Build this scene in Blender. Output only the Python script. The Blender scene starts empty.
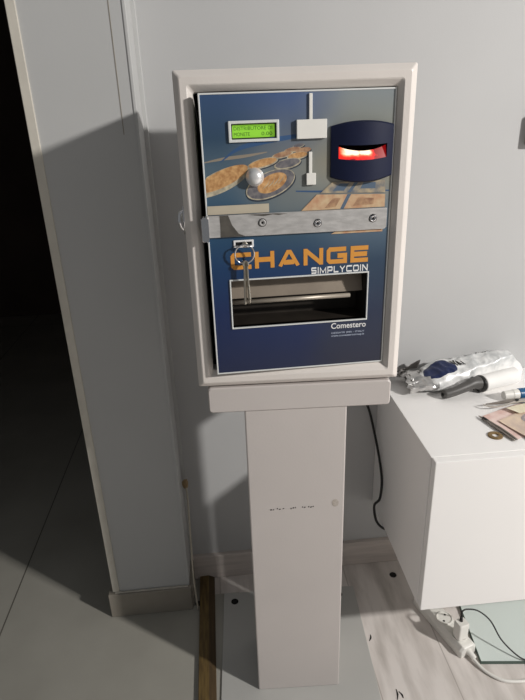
import bpy, bmesh, math, random
from mathutils import Vector, Matrix, noise
random.seed(7)
scn = bpy.context.scene
COL = scn.collection

# ------------------------------------------------------------------ materials
def mat(name, col, rough=.5, metal=0., noise_amt=0., noise_scale=20., bump=0., bump_scale=60., col2=None,
        stretch=(1, 1, 1), coat=0., emit=None, emit_s=0., spec=.5):
    m = bpy.data.materials.new(name); m.use_nodes = True
    nt = m.node_tree; b = nt.nodes['Principled BSDF']
    def lin(c): return tuple((x / 12.92 if x <= .04045 else ((x + .055) / 1.055) ** 2.4) for x in c) + (1,)
    c1 = lin(col); b.inputs['Base Color'].default_value = c1
    b.inputs['Roughness'].default_value = rough; b.inputs['Metallic'].default_value = metal
    b.inputs['Specular IOR Level'].default_value = spec
    b.inputs['Coat Weight'].default_value = coat
    if emit: b.inputs['Emission Color'].default_value = lin(emit); b.inputs['Emission Strength'].default_value = emit_s
    if noise_amt or bump:
        tc = nt.nodes.new('ShaderNodeTexCoord'); mp = nt.nodes.new('ShaderNodeMapping')
        mp.inputs['Scale'].default_value = stretch
        nt.links.new(tc.outputs['Object'], mp.inputs['Vector'])
    if noise_amt:
        n = nt.nodes.new('ShaderNodeTexNoise'); n.inputs['Scale'].default_value = noise_scale; n.inputs['Detail'].default_value = 6
        nt.links.new(mp.outputs[0], n.inputs['Vector'])
        r = nt.nodes.new('ShaderNodeValToRGB'); r.color_ramp.elements[0].position = .35; r.color_ramp.elements[1].position = .65
        c2 = lin(col2) if col2 else tuple(max(0, x * (1 - noise_amt)) for x in c1[:3]) + (1,)
        r.color_ramp.elements[0].color = c2; r.color_ramp.elements[1].color = c1
        nt.links.new(n.outputs['Fac'], r.inputs['Fac']); nt.links.new(r.outputs['Color'], b.inputs['Base Color'])
    if bump:
        n2 = nt.nodes.new('ShaderNodeTexNoise'); n2.inputs['Scale'].default_value = bump_scale; n2.inputs['Detail'].default_value = 4
        nt.links.new(mp.outputs[0], n2.inputs['Vector'])
        bp = nt.nodes.new('ShaderNodeBump'); bp.inputs['Strength'].default_value = bump; bp.inputs['Distance'].default_value = .002
        nt.links.new(n2.outputs['Fac'], bp.inputs['Height']); nt.links.new(bp.outputs['Normal'], b.inputs['Normal'])
    return m

def L3(c): return tuple((x / 12.92 if x <= .04045 else ((x + .055) / 1.055) ** 2.4) for x in c) + (1,)
def rgb(r, g, b): return (r / 255, g / 255, b / 255)

M = {}
M['wall'] = mat('grey wall paint', rgb(190, 190, 190), .75, noise_amt=.04, noise_scale=3, bump=.06, bump_scale=220)
M['stub'] = mat('grey partition paint', rgb(192, 192, 191), .7, noise_amt=.05, noise_scale=3, bump=.05, bump_scale=220)
M['dark'] = mat('dimmed room wall', rgb(92, 80, 74), .9, noise_amt=.3, noise_scale=2)  # dimness of the room beyond the doorway put into the wall colour
M['ceil'] = mat('ceiling paint', rgb(150, 148, 144), .8, noise_amt=.03, noise_scale=3)
M['trim'] = mat('pale edge trim', rgb(214, 208, 196), .55, noise_amt=.08, noise_scale=25)
M['skirt'] = mat('whitewashed wood skirting', rgb(212, 202, 195), .5, noise_amt=.16, noise_scale=9, stretch=(1, 6, 12))
M['skirt2'] = mat('stone grey skirting', rgb(150, 143, 132), .5, noise_amt=.12, noise_scale=14)
M['caulk'] = mat('caulk', rgb(196, 190, 178), .8, noise_amt=.2, noise_scale=50)
M['housing'] = mat('off-white enamel', rgb(226, 219, 213), .38, noise_amt=.05, noise_scale=12, bump=.12, bump_scale=260)
M['stand'] = mat('light grey enamel', rgb(200, 193, 189), .42, noise_amt=.05, noise_scale=5, bump=.08, bump_scale=240)
M['plate'] = mat('grey painted steel', rgb(186, 185, 181), .42, noise_amt=.08, noise_scale=4)
M['white'] = mat('white lacquer', rgb(247, 245, 243), .35, noise_amt=.02, noise_scale=3)
M['whiteplastic'] = mat('white plastic', rgb(232, 230, 224), .35, noise_amt=.03, noise_scale=30)
M['black'] = mat('black rubber', rgb(18, 18, 19), .5, noise_amt=.2, noise_scale=40)
M['void'] = mat('dark hollow', rgb(12, 11, 11), .9)
M['steel'] = mat('brushed worn steel', rgb(196, 194, 192), .45, .35, noise_amt=.22, noise_scale=55, stretch=(1, 1, 3), bump=.2, bump_scale=120)
M['worn'] = mat('scuffed dark steel', rgb(96, 92, 86), .6, .4, noise_amt=.4, noise_scale=80)
M['chrome'] = mat('polished chrome', rgb(222, 222, 224), .12, 1.)
M['knob'] = mat('satin chrome', rgb(236, 236, 236), .32, .55)
M['keymetal'] = mat('nickel key', rgb(190, 184, 172), .28, .9, noise_amt=.1, noise_scale=60)
M['rim'] = mat('silver white edging', rgb(222, 224, 222), .4, .1)
M['tapecream'] = mat('cream adhesive strip', rgb(190, 180, 160), .6, noise_amt=.08, noise_scale=30)
M['navy'] = mat('navy plastic', rgb(18, 25, 54), .5, noise_amt=.1, noise_scale=40, spec=.25)
M['orange'] = mat('orange print', rgb(218, 150, 62), .5, noise_amt=.06, noise_scale=80)
M['printwhite'] = mat('white print', rgb(232, 232, 232), .5)
M['printgrey'] = mat('grey print', rgb(170, 180, 200), .5)
M['ink'] = mat('black ink', rgb(28, 26, 26), .7, noise_amt=.3, noise_scale=200)
M['brown'] = mat('dark brown timber', rgb(118, 96, 54), .6, noise_amt=.35, noise_scale=30, stretch=(6, .6, 6), col2=rgb(84, 66, 36))
M['brown2'] = mat('darker brown timber', rgb(80, 62, 36), .65, noise_amt=.35, noise_scale=30, stretch=(6, .6, 6))
M['silverfoil'] = mat('crumpled silver foil', rgb(214, 212, 210), .28, .85, noise_amt=.3, noise_scale=40, bump=.6, bump_scale=90)
M['darkfoil'] = mat('dark grey foil', rgb(120, 116, 112), .4, .6, noise_amt=.5, noise_scale=60, bump=.5, bump_scale=90)
M['handle'] = mat('dark grey plastic', rgb(84, 82, 80), .45, noise_amt=.1, noise_scale=40)
M['cap'] = mat('black plastic', rgb(30, 29, 28), .4, noise_amt=.15, noise_scale=40)
M['paper'] = mat('white adhesive paper', rgb(243, 241, 238), .6, noise_amt=.02, noise_scale=30)
M['brass'] = mat('tarnished brass', rgb(150, 124, 84), .4, .6, noise_amt=.3, noise_scale=120)
M['blue'] = mat('blue plastic', rgb(30, 92, 138), .35, noise_amt=.1, noise_scale=40)
M['notepink'] = mat('pink printed paper', rgb(238, 216, 208), .7, noise_amt=.1, noise_scale=45, col2=rgb(220, 186, 176))
M['notecream'] = mat('cream printed paper', rgb(238, 232, 210), .7, noise_amt=.1, noise_scale=45, col2=rgb(226, 216, 188))
M['notebeige'] = mat('beige printed paper', rgb(230, 208, 184), .7, noise_amt=.2, noise_scale=35, col2=rgb(204, 184, 170))
M['greyprint'] = mat('grey violet print', rgb(176, 166, 168), .7, noise_amt=.3, noise_scale=80)
M['toolgrey'] = mat('grey tool steel', rgb(150, 142, 134), .35, .6, noise_amt=.25, noise_scale=60)
M['glass'] = mat('frosted greenish glass', rgb(220, 229, 225), .2, coat=.3, noise_amt=.02, noise_scale=4)
M['glassedge'] = mat('dark green glass edge', rgb(70, 88, 80), .2)
M['cord'] = mat('old white cord', rgb(190, 182, 166), .6, noise_amt=.15, noise_scale=60)
M['knot'] = mat('tan plaster lump', rgb(168, 142, 104), .8, noise_amt=.3, noise_scale=70)
M['greybox'] = mat('mid grey plastic', rgb(150, 148, 146), .5, noise_amt=.05, noise_scale=30)
M['lcdframe'] = mat('black display surround', rgb(30, 36, 24), .5)
M['lcdtext'] = mat('display segments', rgb(70, 120, 30), .5)
M['coingold'] = mat('printed gold coin', rgb(210, 166, 112), .5, noise_amt=.3, noise_scale=150, col2=rgb(166, 118, 72))
M['coinrim'] = mat('printed pale coin rim', rgb(196, 186, 160), .5, noise_amt=.2, noise_scale=120, col2=rgb(140, 134, 120))
M['coingrey'] = mat('printed grey coin rim', rgb(124, 120, 120), .5, noise_amt=.4, noise_scale=120, col2=rgb(80, 80, 90))
M['cointan'] = mat('printed copper coin', rgb(186, 150, 114), .5, noise_amt=.35, noise_scale=120, col2=rgb(140, 102, 80))
M['coinshade'] = mat('printed coin shade', rgb(40, 50, 66), .5)
M['notea'] = mat('printed tan banknote', rgb(206, 182, 146), .5, noise_amt=.3, noise_scale=70, col2=rgb(188, 142, 110))
M['noteb'] = mat('printed grey banknote', rgb(186, 168, 136), .5, noise_amt=.3, noise_scale=70, col2=rgb(104, 110, 118))
M['noteline'] = mat('printed blue grey band', rgb(84, 102, 122), .5)
M['swoosh'] = mat('printed blue swoosh', rgb(48, 82, 124), .5)
M['tanstreak'] = mat('printed tan streak', rgb(140, 130, 116), .5)

# printed face of the machine door: blue-to-grey printed sheet, drawn in the door's own coordinates
def door_material():
    m = bpy.data.materials.new('printed blue door sheet'); m.use_nodes = True
    nt = m.node_tree; b = nt.nodes['Principled BSDF']; N = nt.nodes.new; K = nt.links.new
    b.inputs['Roughness'].default_value = .34; b.inputs['Coat Weight'].default_value = .15
    tc = N('ShaderNodeTexCoord'); sp = N('ShaderNodeSeparateXYZ'); K(tc.outputs['Object'], sp.inputs[0])
    nz = N('ShaderNodeTexNoise'); nz.inputs['Scale'].default_value = 9; nz.inputs['Detail'].default_value = 3
    K(tc.outputs['Object'], nz.inputs['Vector'])
    def wob(sock, amt):
        a = N('ShaderNodeMath'); a.operation = 'MULTIPLY_ADD'; a.inputs[1].default_value = amt; K(nz.outputs['Fac'], a.inputs[0]); K(sock, a.inputs[2]); return a.outputs[0]
    def ramp(sock, lo, hi, stops):
        mr = N('ShaderNodeMapRange'); mr.inputs[1].default_value = lo; mr.inputs[2].default_value = hi; K(sock, mr.inputs[0])
        r = N('ShaderNodeValToRGB'); e = r.color_ramp.elements
        while len(e) < len(stops): e.new(.5)
        for i, (p, c) in enumerate(stops): e[i].position = p; e[i].color = L3(rgb(*c))
        K(mr.outputs[0], r.inputs['Fac']); return r.outputs['Color']
    xw = wob(sp.outputs['X'], .05); zw = wob(sp.outputs['Z'], .03)
    zz = sp.outputs['Z']
    left = ramp(zz, 0, .41, [(0, (16, 30, 66)), (.25, (14, 38, 84)), (.42, (24, 58, 98)), (.53, (40, 74, 104)), (.62, (50, 82, 108)), (.75, (84, 104, 118)), (.86, (50, 74, 98)), (1, (56, 80, 116))])
    mid = ramp(zz, 0, .41, [(0, (18, 31, 66)), (.25, (16, 40, 88)), (.42, (26, 58, 98)), (.53, (58, 84, 104)), (.62, (106, 116, 120)), (.75, (122, 126, 124)), (.88, (92, 104, 122)), (1, (72, 94, 138))])
    right = ramp(zz, 0, .41, [(0, (34, 38, 58)), (.22, (36, 48, 74)), (.42, (50, 70, 92)), (.53, (84, 104, 122)), (.62, (122, 132, 138)), (.78, (156, 148, 124)), (.88, (140, 142, 134)), (1, (134, 142, 146))])
    def step(sock, lo, hi):
        mr = N('ShaderNodeMapRange'); mr.interpolation_type = 'SMOOTHSTEP'; mr.inputs[1].default_value = lo; mr.inputs[2].default_value = hi; K(sock, mr.inputs[0]); return mr.outputs[0]
    def mix(a, c, f):
        x = N('ShaderNodeMix'); x.data_type = 'RGBA'; K(f, x.inputs[0]); K(a, x.inputs[6]); K(c, x.inputs[7]); return x.outputs[2]
    o = mix(mix(left, mid, step(xw, .05, .15)), right, step(xw, .15, .24))
    K(o, b.inputs['Base Color'])
    return m
M['door'] = door_material()

def glow_material():
    m = bpy.data.materials.new('glowing red slot'); m.use_nodes = True
    nt = m.node_tree; b = nt.nodes['Principled BSDF']; N = nt.nodes.new; K = nt.links.new
    tc = N('ShaderNodeTexCoord'); nz = N('ShaderNodeTexNoise'); nz.inputs['Scale'].default_value = 75; K(tc.outputs['Object'], nz.inputs['Vector'])
    sp = N('ShaderNodeSeparateXYZ'); K(tc.outputs['Object'], sp.inputs[0])
    def bump(c, w):
        s = N('ShaderNodeMath'); s.operation = 'SUBTRACT'; K(sp.outputs['X'], s.inputs[0]); s.inputs[1].default_value = c
        q = N('ShaderNodeMath'); q.operation = 'DIVIDE'; K(s.outputs[0], q.inputs[0]); q.inputs[1].default_value = w
        p = N('ShaderNodeMath'); p.operation = 'MULTIPLY'; K(q.outputs[0], p.inputs[0]); K(q.outputs[0], p.inputs[1])
        n = N('ShaderNodeMath'); n.operation = 'SUBTRACT'; n.use_clamp = True; n.inputs[0].default_value = 1; K(p.outputs[0], n.inputs[1]); return n.outputs[0]
    mx = N('ShaderNodeMath'); mx.operation = 'MAXIMUM'; K(bump(.207, .019), mx.inputs[0]); K(bump(.2275, .013), mx.inputs[1])
    # upper half of the slot is whiter
    zr = N('ShaderNodeMapRange'); zr.inputs[1].default_value = .3195; zr.inputs[2].default_value = .327; K(sp.outputs['Z'], zr.inputs[0])
    mm = N('ShaderNodeMath'); mm.operation = 'MULTIPLY'; K(mx.outputs[0], mm.inputs[0]); K(zr.outputs[0], mm.inputs[1])
    ad = N('ShaderNodeMath'); ad.operation = 'MULTIPLY_ADD'; K(nz.outputs['Fac'], ad.inputs[0]); ad.inputs[1].default_value = 1.1; K(mm.outputs[0], ad.inputs[2])
    # darker to the right end
    dr = N('ShaderNodeMapRange'); dr.inputs[1].default_value = .236; dr.inputs[2].default_value = .252; dr.inputs[3].default_value = .44; dr.inputs[4].default_value = .72; K(sp.outputs['X'], dr.inputs[0])
    sb = N('ShaderNodeMath'); sb.operation = 'SUBTRACT'; K(ad.outputs[0], sb.inputs[0]); K(dr.outputs[0], sb.inputs[1])
    r = N('ShaderNodeValToRGB'); e = r.color_ramp.elements; e.new(.5); e.new(.7); e.new(.8)
    for i, (p, c) in enumerate([(0, (110, 6, 8)), (.14, (205, 12, 12)), (.5, (238, 46, 28)), (.72, (252, 130, 90)), (.98, (255, 238, 206))]): e[i].position = p; e[i].color = L3(rgb(*c))
    K(sb.outputs[0], r.inputs['Fac']); K(r.outputs['Color'], b.inputs['Emission Color']); b.inputs['Emission Strength'].default_value = 1.5
    b.inputs['Base Color'].default_value = (.15, .01, .01, 1)
    return m
M['glow'] = glow_material()
M['lcd'] = mat('lit green display', rgb(120, 180, 50), .4, noise_amt=.06, noise_scale=60, emit=rgb(150, 216, 60), emit_s=.42)

def tile_material():
    m = bpy.data.materials.new('large grey floor tiles'); m.use_nodes = True
    nt = m.node_tree; b = nt.nodes['Principled BSDF']; N = nt.nodes.new; K = nt.links.new
    b.inputs['Roughness'].default_value = .45
    tc = N('ShaderNodeTexCoord'); nz = N('ShaderNodeTexNoise'); nz.inputs['Scale'].default_value = 4; nz.inputs['Detail'].default_value = 7; K(tc.outputs['Object'], nz.inputs['Vector'])
    r = N('ShaderNodeValToRGB'); r.color_ramp.elements[0].position = .3; r.color_ramp.elements[1].position = .7
    r.color_ramp.elements[0].color = L3(rgb(154, 151, 142)); r.color_ramp.elements[1].color = L3(rgb(170, 167, 158)); K(nz.outputs['Fac'], r.inputs['Fac'])
    sp = N('ShaderNodeSeparateXYZ'); K(tc.outputs['Object'], sp.inputs[0])
    def line(sock, off, per, w):
        a = N('ShaderNodeMath'); a.operation = 'ADD'; a.inputs[1].default_value = off; K(sock, a.inputs[0])
        p = N('ShaderNodeMath'); p.operation = 'PINGPONG'; p.inputs[1].default_value = per / 2; K(a.outputs[0], p.inputs[0])
        l = N('ShaderNodeMath'); l.operation = 'LESS_THAN'; l.inputs[1].default_value = w; K(p.outputs[0], l.inputs[0]); return l.outputs[0]
    mx = N('ShaderNodeMath'); mx.operation = 'MAXIMUM'; K(line(sp.outputs['X'], .715 + 1.2, .6, .0018), mx.inputs[0]); K(line(sp.outputs['Y'], 4.2, 6.4, .0018), mx.inputs[1])
    x = N('ShaderNodeMix'); x.data_type = 'RGBA'; K(mx.outputs[0], x.inputs[0]); K(r.outputs['Color'], x.inputs[6]); x.inputs[7].default_value = L3(rgb(96, 93, 86))
    K(x.outputs[2], b.inputs['Base Color']); return m
M['tile'] = tile_material()

def wood_material():
    m = bpy.data.materials.new('whitewashed plank floor'); m.use_nodes = True
    nt = m.node_tree; b = nt.nodes['Principled BSDF']; N = nt.nodes.new; K = nt.links.new
    b.inputs['Roughness'].default_value = .5
    tc = N('ShaderNodeTexCoord'); mp = N('ShaderNodeMapping'); mp.inputs['Scale'].default_value = (1, .22, 1); K(tc.outputs['Object'], mp.inputs['Vector'])
    n1 = N('ShaderNodeTexNoise'); n1.inputs['Scale'].default_value = 26; n1.inputs['Detail'].default_value = 8; K(mp.outputs[0], n1.inputs['Vector'])
    n2 = N('ShaderNodeTexNoise'); n2.inputs['Scale'].default_value = 9; n2.inputs['Detail'].default_value = 5; K(mp.outputs[0], n2.inputs['Vector'])
    r = N('ShaderNodeValToRGB'); e = r.color_ramp.elements; e[0].position = .28; e[1].position = .55
    e[0].color = L3(rgb(192, 184, 178)); e[1].color = L3(rgb(222, 215, 210)); K(n1.outputs['Fac'], r.inputs['Fac'])
    r2 = N('ShaderNodeValToRGB'); e = r2.color_ramp.elements; e[0].position = .34; e[1].position = .46
    e[0].color = L3(rgb(205, 203, 200)); e[1].color = (1, 1, 1, 1); K(n2.outputs['Fac'], r2.inputs['Fac'])
    mu = N('ShaderNodeMix'); mu.data_type = 'RGBA'; mu.blend_type = 'MULTIPLY'; mu.inputs[0].default_value = 1; K(r.outputs['Color'], mu.inputs[6]); K(r2.outputs['Color'], mu.inputs[7])
    sp = N('ShaderNodeSeparateXYZ'); K(tc.outputs['Object'], sp.inputs[0])
    a = N('ShaderNodeMath'); a.operation = 'ADD'; a.inputs[1].default_value = 1.19; K(sp.outputs['X'], a.inputs[0])
    p = N('ShaderNodeMath'); p.operation = 'PINGPONG'; p.inputs[1].default_value = .085; K(a.outputs[0], p.inputs[0])
    l = N('ShaderNodeMath'); l.operation = 'LESS_THAN'; l.inputs[1].default_value = .0013; K(p.outputs[0], l.inputs[0])
    h = N('ShaderNodeMath'); h.operation = 'MULTIPLY'; h.inputs[1].default_value = .5; K(l.outputs[0], h.inputs[0])
    x = N('ShaderNodeMix'); x.data_type = 'RGBA'; K(h.outputs[0], x.inputs[0]); K(mu.outputs[2], x.inputs[6]); x.inputs[7].default_value = L3(rgb(140, 130, 122))
    K(x.outputs[2], b.inputs['Base Color']); return m
M['wood'] = wood_material()

def bag_material():
    m = bpy.data.materials.new('glossy white foil with navy patch'); m.use_nodes = True
    nt = m.node_tree; b = nt.nodes['Principled BSDF']; N = nt.nodes.new; K = nt.links.new
    b.inputs['Roughness'].default_value = .38; b.inputs['Metallic'].default_value = .2; b.inputs['Coat Weight'].default_value = .12
    at = N('ShaderNodeUVMap'); at.uv_map = 'UVMap'; sp = N('ShaderNodeSeparateXYZ'); K(at.outputs[0], sp.inputs[0])
    def el(c, w, sock):
        s = N('ShaderNodeMath'); s.operation = 'SUBTRACT'; K(sock, s.inputs[0]); s.inputs[1].default_value = c
        q = N('ShaderNodeMath'); q.operation = 'DIVIDE'; K(s.outputs[0], q.inputs[0]); q.inputs[1].default_value = w
        p = N('ShaderNodeMath'); p.operation = 'POWER'; a = N('ShaderNodeMath'); a.operation = 'ABSOLUTE'; K(q.outputs[0], a.inputs[0]); K(a.outputs[0], p.inputs[0]); p.inputs[1].default_value = 2.6; return p.outputs[0]
    ad = N('ShaderNodeMath'); ad.operation = 'ADD'; K(el(.225, .125, sp.outputs['X']), ad.inputs[0]); K(el(.205, .09, sp.outputs['Y']), ad.inputs[1])
    lt = N('ShaderNodeMath'); lt.operation = 'LESS_THAN'; lt.inputs[1].default_value = 1; K(ad.outputs[0], lt.inputs[0])
    tc = N('ShaderNodeTexCoord'); v = N('ShaderNodeTexNoise'); v.inputs['Scale'].default_value = 26; v.inputs['Detail'].default_value = 3; K(tc.outputs['Object'], v.inputs['Vector'])
    r = N('ShaderNodeValToRGB'); r.color_ramp.elements[0].position = .33; r.color_ramp.elements[1].position = .5
    r.color_ramp.elements[0].color = L3(rgb(206, 208, 208)); r.color_ramp.elements[1].color = L3(rgb(244, 244, 243)); K(v.outputs['Fac'], r.inputs['Fac'])
    x = N('ShaderNodeMix'); x.data_type = 'RGBA'; K(lt.outputs[0], x.inputs[0]); K(r.outputs['Color'], x.inputs[6]); x.inputs[7].default_value = L3(rgb(28, 42, 84))
    K(x.outputs[2], b.inputs['Base Color'])
    vo = N('ShaderNodeTexVoronoi'); vo.inputs['Scale'].default_value = 60; vo.feature = 'F1'; K(tc.outputs['Object'], vo.inputs['Vector'])
    bp = N('ShaderNodeBump'); bp.inputs['Strength'].default_value = .35; bp.inputs['Distance'].default_value = .004; K(vo.outputs['Distance'], bp.inputs['Height']); K(bp.outputs['Normal'], b.inputs['Normal'])
    return m
M['bag'] = bag_material()

# ------------------------------------------------------------------ mesh helpers
def obj(name, bm, mats, parent=None, smooth=False, bevel=0, seg=2, loc=None, uv=None):
    me = bpy.data.meshes.new(name)
    bmesh.ops.recalc_face_normals(bm, faces=bm.faces)
    bm.to_mesh(me); bm.free()
    for m in (mats if isinstance(mats, (list, tuple)) else [mats]): me.materials.append(m)
    o = bpy.data.objects.new(name, me); COL.objects.link(o)
    if parent: o.parent = parent
    if loc: o.location = loc
    if smooth:
        for p in me.polygons: p.use_smooth = True
    if bevel:
        b = o.modifiers.new('bevel', 'BEVEL'); b.width = bevel; b.segments = seg; b.limit_method = 'ANGLE'; b.angle_limit = .7
    return o
def tag(o, label=None, cat=None, group=None, kind=None):
    if label: o['label'] = label
    if cat: o['category'] = cat
    if group: o['group'] = group
    if kind: o['kind'] = kind
    return o
def thing(name, loc, label, cat, rz=0, group=None):
    e = bpy.data.objects.new(name, None); COL.objects.link(e); e.location = loc; e.rotation_euler = (0, 0, rz); e.empty_display_size = .05
    return tag(e, label, cat, group)
def box(bm, a, b, mi=0):
    vs = [bm.verts.new((x, y, z)) for x in (a[0], b[0]) for y in (a[1], b[1]) for z in (a[2], b[2])]
    for f in ((0, 1, 3, 2), (4, 6, 7, 5), (0, 4, 5, 1), (2, 3, 7, 6), (0, 2, 6, 4), (1, 5, 7, 3)):
        bm.faces.new([vs[i] for i in f]).material_index = mi
def nbox(a, b): bm = bmesh.new(); box(bm, a, b); return bm
def prism(bm, pts, d, mi=0):          # closed polygon pts (3D), extruded by vector d
    d = Vector(d); A = [bm.verts.new(p) for p in pts]; B = [bm.verts.new(Vector(p) + d) for p in pts]
    n = len(pts); bm.faces.new(A).material_index = mi; bm.faces.new(B[::-1]).material_index = mi
    for i in range(n): bm.faces.new((A[i], B[i], B[(i + 1) % n], A[(i + 1) % n])).material_index = mi
def spline(P, n=8):
    P = [Vector(p) for p in P]; Q = [P[0] * 2 - P[1]] + P + [P[-1] * 2 - P[-2]]; out = []
    for i in range(1, len(Q) - 2):
        a, b, c, d = Q[i - 1:i + 3]
        for k in range(n):
            t = k / n
            out.append(.5 * (2 * b + (c - a) * t + (2 * a - 5 * b + 4 * c - d) * t * t + (3 * b - a - 3 * c + d) * t ** 3))
    out.append(P[-1]); return out
def tube(bm, path, r, n=10, mi=0, closed=False, flat=1., caps=True):
    P = [Vector(p) for p in path]; N = len(P)
    R = r if isinstance(r, (list, tuple)) else [r] * N
    if len(R) != N: R = [R[min(int(i / (N - 1) * (len(R) - 1)), len(R) - 2)] * (1 - (i / (N - 1) * (len(R) - 1)) % 1 if i < N - 1 else 0) + R[min(int(i / (N - 1) * (len(R) - 1)) + 1, len(R) - 1)] * ((i / (N - 1) * (len(R) - 1)) % 1 if i < N - 1 else 1) for i in range(N)]
    prev = None; rings = []
    for i in range(N):
        t = (P[(i + 1) % N] - P[i - 1]) if closed else (P[min(i + 1, N - 1)] - P[max(i - 1, 0)])
        t.normalize()
        if prev is None:
            u = t.cross(Vector((0, 0, 1)))
            if u.length < .1: u = t.cross(Vector((0, 1, 0)))
        else: u = prev - t * prev.dot(t)
        u.normalize(); prev = u; w = t.cross(u)
        rings.append([bm.verts.new(P[i] + (u * math.cos(2 * math.pi * k / n) + w * math.sin(2 * math.pi * k / n) * flat) * R[i]) for k in range(n)])
    for i in range(N if closed else N - 1):
        a, b = rings[i], rings[(i + 1) % N]
        for k in range(n): bm.faces.new((a[k], a[(k + 1) % n], b[(k + 1) % n], b[k])).material_index = mi
    if not closed and caps: bm.faces.new(rings[0][::-1]).material_index = mi; bm.faces.new(rings[-1]).material_index = mi
def lathe(bm, prof, axis, org, n=24, mi=0):   # prof: list of (radius, distance along axis)
    ax = Vector(axis).normalized(); u = ax.orthogonal().normalized(); w = ax.cross(u); o = Vector(org); rings = []
    for r, d in prof:
        if r < 1e-6: rings.append([bm.verts.new(o + ax * d)])
        else: rings.append([bm.verts.new(o + ax * d + (u * math.cos(2 * math.pi * k / n) + w * math.sin(2 * math.pi * k / n)) * r) for k in range(n)])
    for a, b in zip(rings, rings[1:]):
        for k in range(n):
            A = [a[k], a[(k + 1) % n]] if len(a) > 1 else [a[0]]; B = [b[(k + 1) % n], b[k]] if len(b) > 1 else [b[0]]
            if len(A) + len(B) > 2: bm.faces.new(A + B).material_index = mi
def rrect(hx0, hx1, z0, z1, y, r, n=5):
    out = []
    for cx, cz, a0 in ((hx1 - r, z1 - r, 0), (hx0 + r, z1 - r, 90), (hx0 + r, z0 + r, 180), (hx1 - r, z0 + r, 270)):
        for k in range(n + 1):
            a = math.radians(a0 + 90 * k / n); out.append((cx + r * math.cos(a), y, cz + r * math.sin(a)))
    return out
def loft(bm, rings, cap0=True, cap1=True, mi=0):
    V = [[bm.verts.new(p) for p in r] for r in rings]
    for a, b in zip(V, V[1:]):
        n = len(a)
        for k in range(n): bm.faces.new((a[k], a[(k + 1) % n], b[(k + 1) % n], b[k])).material_index = mi
    if cap0: bm.faces.new(V[0]).material_index = mi
    if cap1: bm.faces.new(V[-1][::-1]).material_index = mi
def sheet(bm, x0, x1, z0, z1, y0, y1, holes, mi=0):   # plate in the xz plane with rectangular holes
    xs = sorted({x0, x1} | {h[i] for h in holes for i in (0, 1)}); zs = sorted({z0, z1} | {h[i] for h in holes for i in (2, 3)})
    V = {}
    def v(x, y, z):
        k = (x, y, z)
        if k not in V: V[k] = bm.verts.new(k)
        return V[k]
    def inside(i, j):
        if i < 0 or j < 0 or i >= len(xs) - 1 or j >= len(zs) - 1: return False
        cx, cz = (xs[i] + xs[i + 1]) / 2, (zs[j] + zs[j + 1]) / 2
        return not any(h[0] < cx < h[1] and h[2] < cz < h[3] for h in holes)
    for i in range(len(xs) - 1):
        for j in range(len(zs) - 1):
            if not inside(i, j): continue
            a, b, c, d = xs[i], xs[i + 1], zs[j], zs[j + 1]
            bm.faces.new((v(a, y0, c), v(b, y0, c), v(b, y0, d), v(a, y0, d))).material_index = mi
            bm.faces.new((v(a, y1, c), v(a, y1, d), v(b, y1, d), v(b, y1, c))).material_index = mi
            if not inside(i - 1, j): bm.faces.new((v(a, y0, c), v(a, y0, d), v(a, y1, d), v(a, y1, c)))
            if not inside(i + 1, j): bm.faces.new((v(b, y0, c), v(b, y1, c), v(b, y1, d), v(b, y0, d)))
            if not inside(i, j - 1): bm.faces.new((v(a, y0, c), v(a, y1, c), v(b, y1, c), v(b, y0, c)))
            if not inside(i, j + 1): bm.faces.new((v(a, y0, d), v(b, y0, d), v(b, y1, d), v(a, y1, d)))
def text_bm(s, x0, x1, z0, z1, y, thick=.0004, bold=0., fit=True):   # lettering in the xz plane stretched to a rectangle, facing -y
    cu = bpy.data.curves.new('t', 'FONT'); cu.body = s; cu.size = 1; cu.offset = bold; cu.resolution_u = 3
    o = bpy.data.objects.new('t', cu); COL.objects.link(o)
    dg = bpy.context.evaluated_depsgraph_get(); me = bpy.data.meshes.new_from_object(o.evaluated_get(dg))
    bpy.data.objects.remove(o); bpy.data.curves.remove(cu)
    bm = bmesh.new(); bm.from_mesh(me); bpy.data.meshes.remove(me)
    xs = [v.co.x for v in bm.verts]; ys = [v.co.y for v in bm.verts]
    ax, bx, ay, by = min(xs), max(xs), min(ys), max(ys)
    for v in bm.verts: v.co = Vector((x0 + (v.co.x - ax) / (bx - ax) * (x1 - x0), y, z0 + (v.co.y - ay) / (by - ay) * (z1 - z0)))
    return bm
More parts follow.
